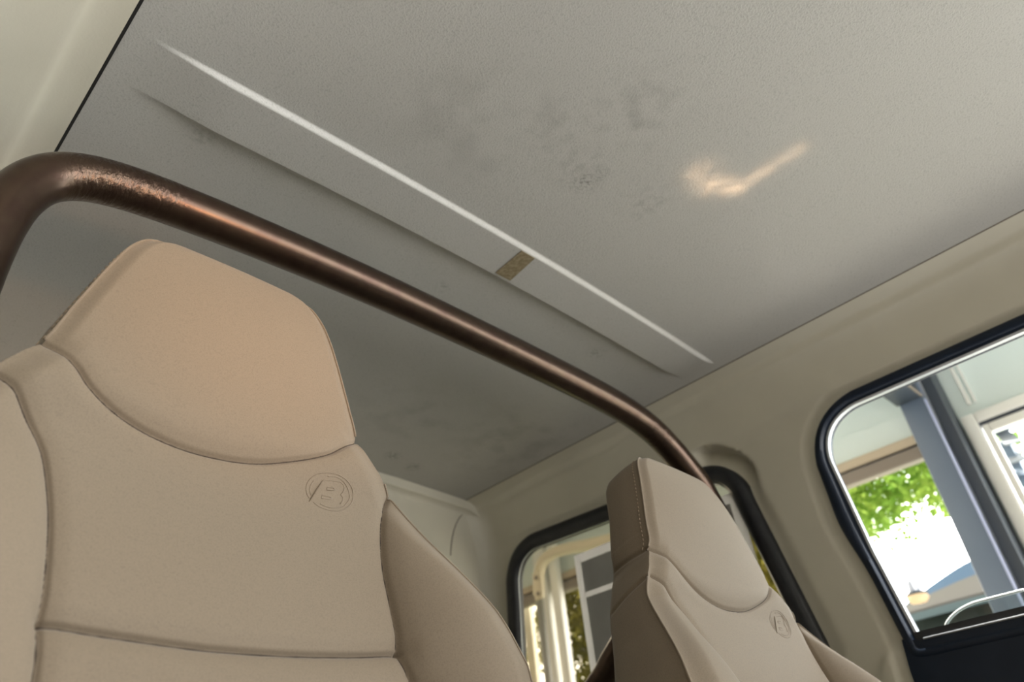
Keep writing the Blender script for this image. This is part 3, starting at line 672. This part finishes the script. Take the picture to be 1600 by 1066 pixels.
# wall with a white framed window right of the post
hw_ = thing('house_wall', (3.3, -0.7, GZ), 'pale grey house wall with panel moulding right of the steel post', 'wall')
MB().box((3.24, 0.5, GZ), (3.34, 0.57, 1.50)).build('wall_panel', m_mint, hw_)
MB().box((3.24, -3, 1.232), (3.34, 0.5, 1.50)).build('wall_panel', m_mint, hw_)
MB().box((3.225, 0.475, 1.28), (3.245, 0.490, 1.50), 0.003).build('moulding', m_white, hw_, True)
MB().box((3.225, 0.455, 1.28), (3.245, 0.463, 1.50), 0.003).build('moulding', m_white, hw_, True)
wf = thing('house_window', (3.24, -0.5, GZ), 'white framed house window with dark shapes behind its bright glass', 'window')
MB().box((3.20, 0.485, GZ + .3), (3.26, 0.535, 1.232), 0.006).build('frame', m_white, wf, True)
MB().box((3.20, -2.5, 1.190), (3.26, 0.484, 1.232), 0.006).build('frame', m_white, wf, True)
MB().box((3.215, -2.5, 1.178), (3.25, 0.485, 1.190)).build('shadow_gap', m_steeld, wf)
MB().box((3.21, 0.455, GZ + .3), (3.25, 0.478, 1.175), 0.004).build('sash', m_white, wf, True)
MB().box((3.21, -2.5, 1.140), (3.25, 0.454, 1.175), 0.004).build('sash', m_white, wf, True)
MB().box((3.228, -2.5, GZ + .3), (3.232, 0.46, 1.15)).build('pane', m_glass, wf)
# things beyond that glass
dk = thing('patio_column', (4.6, 0.62, GZ), 'dark blue column standing behind the white framed window', 'column')
ty, tz = yz((1550, 690), 4.5), yz((1600, 830), 4.5)
c1 = yz((1558, 700), 4.5); c2 = yz((1585, 720), 4.5)
MB().box((4.5, c2[0] - .02, GZ), (4.6, c1[0] + .02, c1[1] + .02)).build('shaft', m_steel, dk)
q1 = yz((1545, 672), 4.5); q2 = yz((1600, 640), 4.5)
MB().box((4.5, -1.5, q1[1]), (4.62, q1[0] + 0.05, q1[1] + 0.14)).build('lintel', m_steel, dk)
fanb = thing('ceiling_fan', (4.7, 0.4, 1.5), 'grey ceiling fan blades seen through the white framed window', 'ceiling fan')
for (a, b2) in (((1552, 664), (1584, 694)), ((1562, 694), (1592, 722))):
    p0, p1 = on(a, 0, 4.75), on(b2, 0, 4.45)
    dv = p1 - p0; dv /= np.linalg.norm(dv); n_ = np.cross(dv, (0, 0, 1.)); n_ /= np.linalg.norm(n_)
    v = []
    for dz in (0, 0.012):
        for p, wd in ((p0, .025), (p1, .04)):
            v += [p + n_ * wd + (0, 0, dz), p - n_ * wd + (0, 0, dz)]
    MB().add(v, [(0, 1, 3, 2), (4, 6, 7, 5), (0, 4, 5, 1), (2, 3, 7, 6), (0, 2, 6, 4), (1, 5, 7, 3)]).build('blade', mat('grey_blade', (0.28, 0.29, 0.33), 0.5), fanb)
for p, r, lb_ in (((1586, 744), 0.05, 'small dark round lamp on the column behind the white framed window, upper one'), ((1600, 772), 0.05, 'small dark round lamp on the column behind the white framed window, lower one')):
    q = on(p, 0, 4.46); lo = MB().lathe(q, [(0.0, .03), (r * .6, .026), (r, .008), (r, 0), (0, -.002)], 20).build('wall_lamp', m_steel, None, True)
    prop(lo, lb_, 'lamp')

# patio umbrella canopy with a hanging lamp, low in the door window
XU = 5.6
uq = lambda p: on(p, 0, XU)
um = thing('patio_umbrella', (XU, uq((1500, 900))[1], GZ), 'teal and grey patio canopy with striped cloth below the bright sky', 'canopy')
top = uq((1500, 872)); bands = [((1418, 946), (1508, 884), (1600, 850)), ((1412, 952), (1516, 905), (1620, 872)), ((1416, 962), (1526, 932), (1640, 905)), ((1424, 972), (1530, 945), (1650, 920))]
cols = [mat('umbrella_blue', (0.016, 0.036, 0.062), .7, spec=0.08), mat('umbrella_silver', (0.042, 0.040, 0.034), .6, spec=0.08), mat('umbrella_teal', (0.018, 0.032, 0.034), .7, spec=0.08)]
nm = ['blue_panel', 'silver_panel', 'teal_panel']
def sheet(l0, l1, x0, x1, name, material, parent, th=0.02):
    A = spline([on(p, 0, x0) for p in l0], 6); B = spline([on(p, 0, x1) for p in l1], 6); m = len(A)
    v = list(A) + list(B) + [p + (th, 0, th) for p in A] + [p + (th, 0, th) for p in B]
    f = [(i, i + 1, m + i + 1, m + i) for i in range(m - 1)] + [(2 * m + i, 3 * m + i, 3 * m + i + 1, 2 * m + i + 1) for i in range(m - 1)]
    f += [(i, 2 * m + i, 2 * m + i + 1, i + 1) for i in range(m - 1)] + [(m + i, m + i + 1, 3 * m + i + 1, 3 * m + i) for i in range(m - 1)] + [(0, m, 3 * m, 2 * m), (m - 1, 3 * m - 1, 4 * m - 1, 2 * m - 1)]
    return MB().add(v, f).build(name, material, parent, True, sharp=0.6)
xx = [XU + .45, XU + .2, XU, XU - .05]
for k in range(3): sheet(bands[k], bands[k + 1], xx[k], xx[k + 1], nm[k], cols[k], um)
wl_ = [((1424, 972), (1540, 945), (1650, 920)), ((1430, 1000), (1540, 985), (1650, 960)), ((1440, 1040), (1550, 1030), (1660, 1010))]
sheet(wl_[0], wl_[1], XU + .1, XU + .1, 'valance', mat('canopy_green', (0.022, 0.029, 0.028), .7, spec=0.08), um)
sheet(wl_[1], wl_[2], XU + .12, XU + .12, 'valance', mat('canopy_pale', (0.028, 0.034, 0.033), .7, spec=0.08), um)
MB().tube([(XU + .5, top[1] - .05, GZ), (XU + .5, top[1] - .05, top[2] - 0.2)], 0.03, 12).build('pole', m_steel, um, True)
hl = uq((1448, 946)); la = thing('hanging_lamp', hl - np.array([.12, 0, 0]), 'small dark lamp with a warm glowing bulb hanging at the canopy', 'lamp')
hq = hl - np.array([.12, 0, 0])
MB().lathe(hq, [(0, .15), (.03, .145), (.04, .08), (.075, .055), (.07, .052), (0, .055)], 20).build('lamp_shade', m_steeld, la, True)
MB().lathe(hq, [(0, .053), (.066, .05), (.07, .03), (.05, .005), (0, 0)], 20).build('bulb', m_bulb, la, True)

# cream metal frame and posts beyond the quarter window
fr_ = thing('porch_arch', (3.0, 2.9, GZ), 'cream metal arch frame with bolt plates seen through the quarter window', 'arch frame')
XA = 3.0
arch = [on(p, 0, XA) for p in [(842, 930), (842, 908), (844, 890), (850, 876), (862, 866), (885, 858), (955, 843), (1100, 798)]]
MB().tube(spline(arch, 8), 0.031, 16).build('arch', m_cream, fr_, True)
pl = on((842, 912), 0, XA - .03); MB().box((XA - .045, pl[1] - .03, pl[2] - .085), (XA - .030, pl[1] + .03, pl[2] + .06), 0.003).build('bolt_plate', m_cream, fr_, True)
for dz in (.03, -.055): MB().tube([(XA - .052, pl[1], pl[2] + dz), (XA - .044, pl[1], pl[2] + dz)], 0.011, 12).build('bolt', m_taupe, fr_, True)
MB().tube([(XA, arch[0][1], GZ), (XA, arch[0][1], arch[0][2] + .02)], 0.022, 14).build('leg', mat('grey_pipe', (0.26, 0.26, 0.24), 0.45), fr_, True)
q = on((829, 990), 0, 3.35); prop(MB().box((3.33, q[1] - .03, GZ), (3.37, q[1] + .03, 1.50), 0.004).build('jamb_post', m_cream, None, True), 'slim cream post just left of the arch frame, at the quarter window edge', 'post')
for (a, w_, lbl) in (((860, 980), .085, 'white window post seen through the quarter window, left and wider one'), ((882, 980), .055, 'white window post seen through the quarter window, right and narrower one')):
    q = on(a, 0, XF - .05); prop(MB().box((XF - .09, q[1] - w_ / 2, GZ), (XF - .045, q[1] + w_ / 2, 1.50), 0.005).build('window_post', m_white, None, True), lbl, 'post')
# window sticker on the quarter window glass
st = thing('window_sticker', (XW - .004, .86, .3), 'pale paper window sticker with grey printing on the quarter window behind the far seat', 'sticker')
XS = XW - 0.002
y0, y1, zt, zb = 1.081, 0.640, 0.535, 0.20
def quad(n_, ya, yb, za, zb_, m_, x): MB().add([(x, ya, za), (x, yb, za), (x, yb, zb_), (x, ya, zb_)], [(0, 1, 2, 3)]).build(n_, m_, st)
ly = [y1, y1 + .022, y0 - .018, y0]; lz = [zb, zb + .02, zt - .10, zt - .088, zt - .020, zt]
sh = MB()                                        # the paper round its printed fields
for ya, yb, za, zb_ in ((ly[0], ly[1], lz[0], lz[5]), (ly[2], ly[3], lz[0], lz[5]), (ly[1], ly[2], lz[0], lz[1]), (ly[1], ly[2], lz[2], lz[3]), (ly[1], ly[2], lz[4], lz[5])):
    sh.box((XS - .0008, ya, za), (XS, yb, zb_))
sh.build('sheet', m_paper, st)
for za, zb_ in ((lz[1], lz[2]), (lz[3], lz[4])): MB().box((XS - .0007, ly[1], za), (XS - .0001, ly[2], zb_)).build('print_block', m_print, st)

# trees beyond the porch
def tree(name, c, rad, n, size, material, label, ty=0.0):
    rng = np.random.default_rng(int(abs(c[0] * 100 + c[1] * 37)))
    t_ = thing(name, (c[0], c[1], GZ), label, 'tree', 'trees beyond the porch')
    cl = rng.normal(size=(60, 3)); cl /= np.linalg.norm(cl, axis=1)[:, None]; cl *= rng.uniform(.3, 1, (60, 1)) * np.array(rad)
    k = rng.integers(0, 60, n); pts = cl[k] + rng.normal(size=(n, 3)) * np.array(rad) * 0.16
    pts += np.array(c); d1 = rng.normal(size=(n, 3)); d1 /= np.linalg.norm(d1, axis=1)[:, None]; d2 = np.cross(d1, rng.normal(size=(n, 3))); d2 /= np.linalg.norm(d2, axis=1)[:, None]
    s1 = size * rng.uniform(.6, 1.3, (n, 1)); v = np.stack([pts - d1 * s1, pts + d2 * s1 * .45, pts + d1 * s1, pts - d2 * s1 * .45], 1).reshape(-1, 3)
    keep = np.repeat((v.reshape(n, 4, 3)[:, :, 0].min(1) > 3.9) & (v.reshape(n, 4, 3)[:, :, 2].min(1) > GZ + .1), 4); v = v[keep]
    obj('foliage', v, np.arange(len(v)).reshape(-1, 4).tolist(), material, t_, False)
    MB().tube([(c[0], c[1] + ty, GZ), (c[0] + .05, c[1] + ty, c[2] - .5), (c[0], c[1] + ty * .4, c[2] + rad[2] * .4)], [.12, .09, .04], 10).build('trunk', m_bark, t_, True)
    return t_
tc_ = on((1395, 790), 0, 7.5)
tree('tree', tc_ + np.array([0, -.1, .35]), (0.9, 1.1, 0.75), 13000, 0.042, m_leaf, 'bright green leafy tree beyond the porch in the door window', 0.75)
t2 = on((905, 960), 0, 7.0)
tree('tree', t2 + np.array([0, -.3, -.1]), (0.8, 0.85, 1.3), 8000, 0.055, m_leafd, 'olive green leafy tree behind the white window posts')
t3 = on((1210, 880), 0, 11.0)
tree('tree', t3, (0.9, 0.85, 2.1), 8000, 0.075, m_leafd, 'olive green leafy tree behind the right edge of the quarter window')
t4 = on((815, 1000), 0, 7.0)
tree('tree', t4 + np.array([0, .9, 0]), (0.7, 0.7, 1.2), 9000, 0.055, m_leafd, 'olive green tree at the far left edge of the quarter window')

# ------------------------------------------------------------------ broken patch of reflected sun on the lining
tgt = (on((1085, 285), 2, H + .015) + on((1250, 230), 2, H + .015)) / 2
src = np.array([tgt[0] + 0.05, tgt[1] - 0.35, -0.10])
go, gl, gt, gem = glint(src, tgt, 60)
gt_tc = N(gt, 'ShaderNodeTexCoord')
# beam pattern in the lamp's own frame: two soft strokes meeting in a hook
Rl = go.rotation_euler.to_matrix()
def lampdir(p):
    w_ = Vector(on(p, 2, H + .015)) - Vector(src); w_ = Rl.inverted() @ w_; return (w_.x / -w_.z, w_.y / -w_.z)
sxyz = N(gt, 'ShaderNodeSeparateXYZ'); L(gt, gt_tc.outputs['Normal'], sxyz.inputs[0])
def mth(op, a, b=None, c_=None):
    n = N(gt, 'ShaderNodeMath', operation=op)
    for i, q in enumerate((a, b, c_)):
        if q is None: continue
        if isinstance(q, (int, float)): n.inputs[i].default_value = q
        else: L(gt, q, n.inputs[i])
    return n.outputs[0]
az = mth('ABSOLUTE', sxyz.outputs[2]); gx = mth('DIVIDE', sxyz.outputs[0], az); gy = mth('DIVIDE', sxyz.outputs[1], az)
cmb = N(gt, 'ShaderNodeCombineXYZ'); L(gt, gx, cmb.inputs[0]); L(gt, gy, cmb.inputs[1])
nzz = N(gt, 'ShaderNodeTexNoise'); nzz.inputs['Scale'].default_value = 46; nzz.inputs['Detail'].default_value = 4; nzz.inputs['Distortion'].default_value = 2.5; L(gt, cmb.outputs[0], nzz.inputs['Vector'])
def stroke(a, b, wd, k):
    a = lampdir(a); b = lampdir(b); ex, ey = b[0] - a[0], b[1] - a[1]; l2 = ex * ex + ey * ey
    t1 = mth('MULTIPLY', mth('SUBTRACT', gx, a[0]), ex / l2); t_ = mth('MULTIPLY_ADD', mth('SUBTRACT', gy, a[1]), ey / l2, t1); t_ = mth('MINIMUM', mth('MAXIMUM', t_, 0.0), 1.0)
    dx = mth('SUBTRACT', mth('SUBTRACT', gx, a[0]), mth('MULTIPLY', t_, ex)); dy = mth('SUBTRACT', mth('SUBTRACT', gy, a[1]), mth('MULTIPLY', t_, ey))
    d2 = mth('ADD', mth('MULTIPLY', dx, dx), mth('MULTIPLY', dy, dy))
    return mth('MULTIPLY', mth('EXPONENT', mth('MULTIPLY', d2, -1 / (wd * wd))), k)
val = mth('MAXIMUM', mth('MAXIMUM', stroke((1098, 272), (1112, 290), .022, .6), stroke((1115, 290), (1152, 294), .017, 0.9)), mth('MAXIMUM', stroke((1160, 292), (1205, 262), .013, .6), stroke((1205, 262), (1250, 234), .014, .38)))
nv = mth('MAXIMUM', mth('MULTIPLY_ADD', nzz.outputs['Fac'], 3.0, -0.75), 0.12)
L(gt, mth('MULTIPLY', mth('MULTIPLY', val, nv), 1.0), gem.inputs['Strength'])

# added warm spot lamp, wide and soft, to tint the headrest of the near seat
wl2 = bpy.data.lights.new('added_warm_spot', 'SPOT'); wl2.energy = 26; wl2.color = (1, 0.50, 0.19); wl2.spot_size = math.radians(24); wl2.spot_blend = 1.0; wl2.shadow_soft_size = 0.03
wo2 = bpy.data.objects.new('added_warm_spot', wl2); COL.objects.link(wo2); ws = np.array([0.50, -0.50, 0.22]); wt = np.array([0.25, 0.55, 0.46])
wo2.location = Vector(ws) + Vector((0, 0, ZO)); wo2.rotation_euler = Vector(wt - ws).to_track_quat('-Z', 'Y').to_euler()
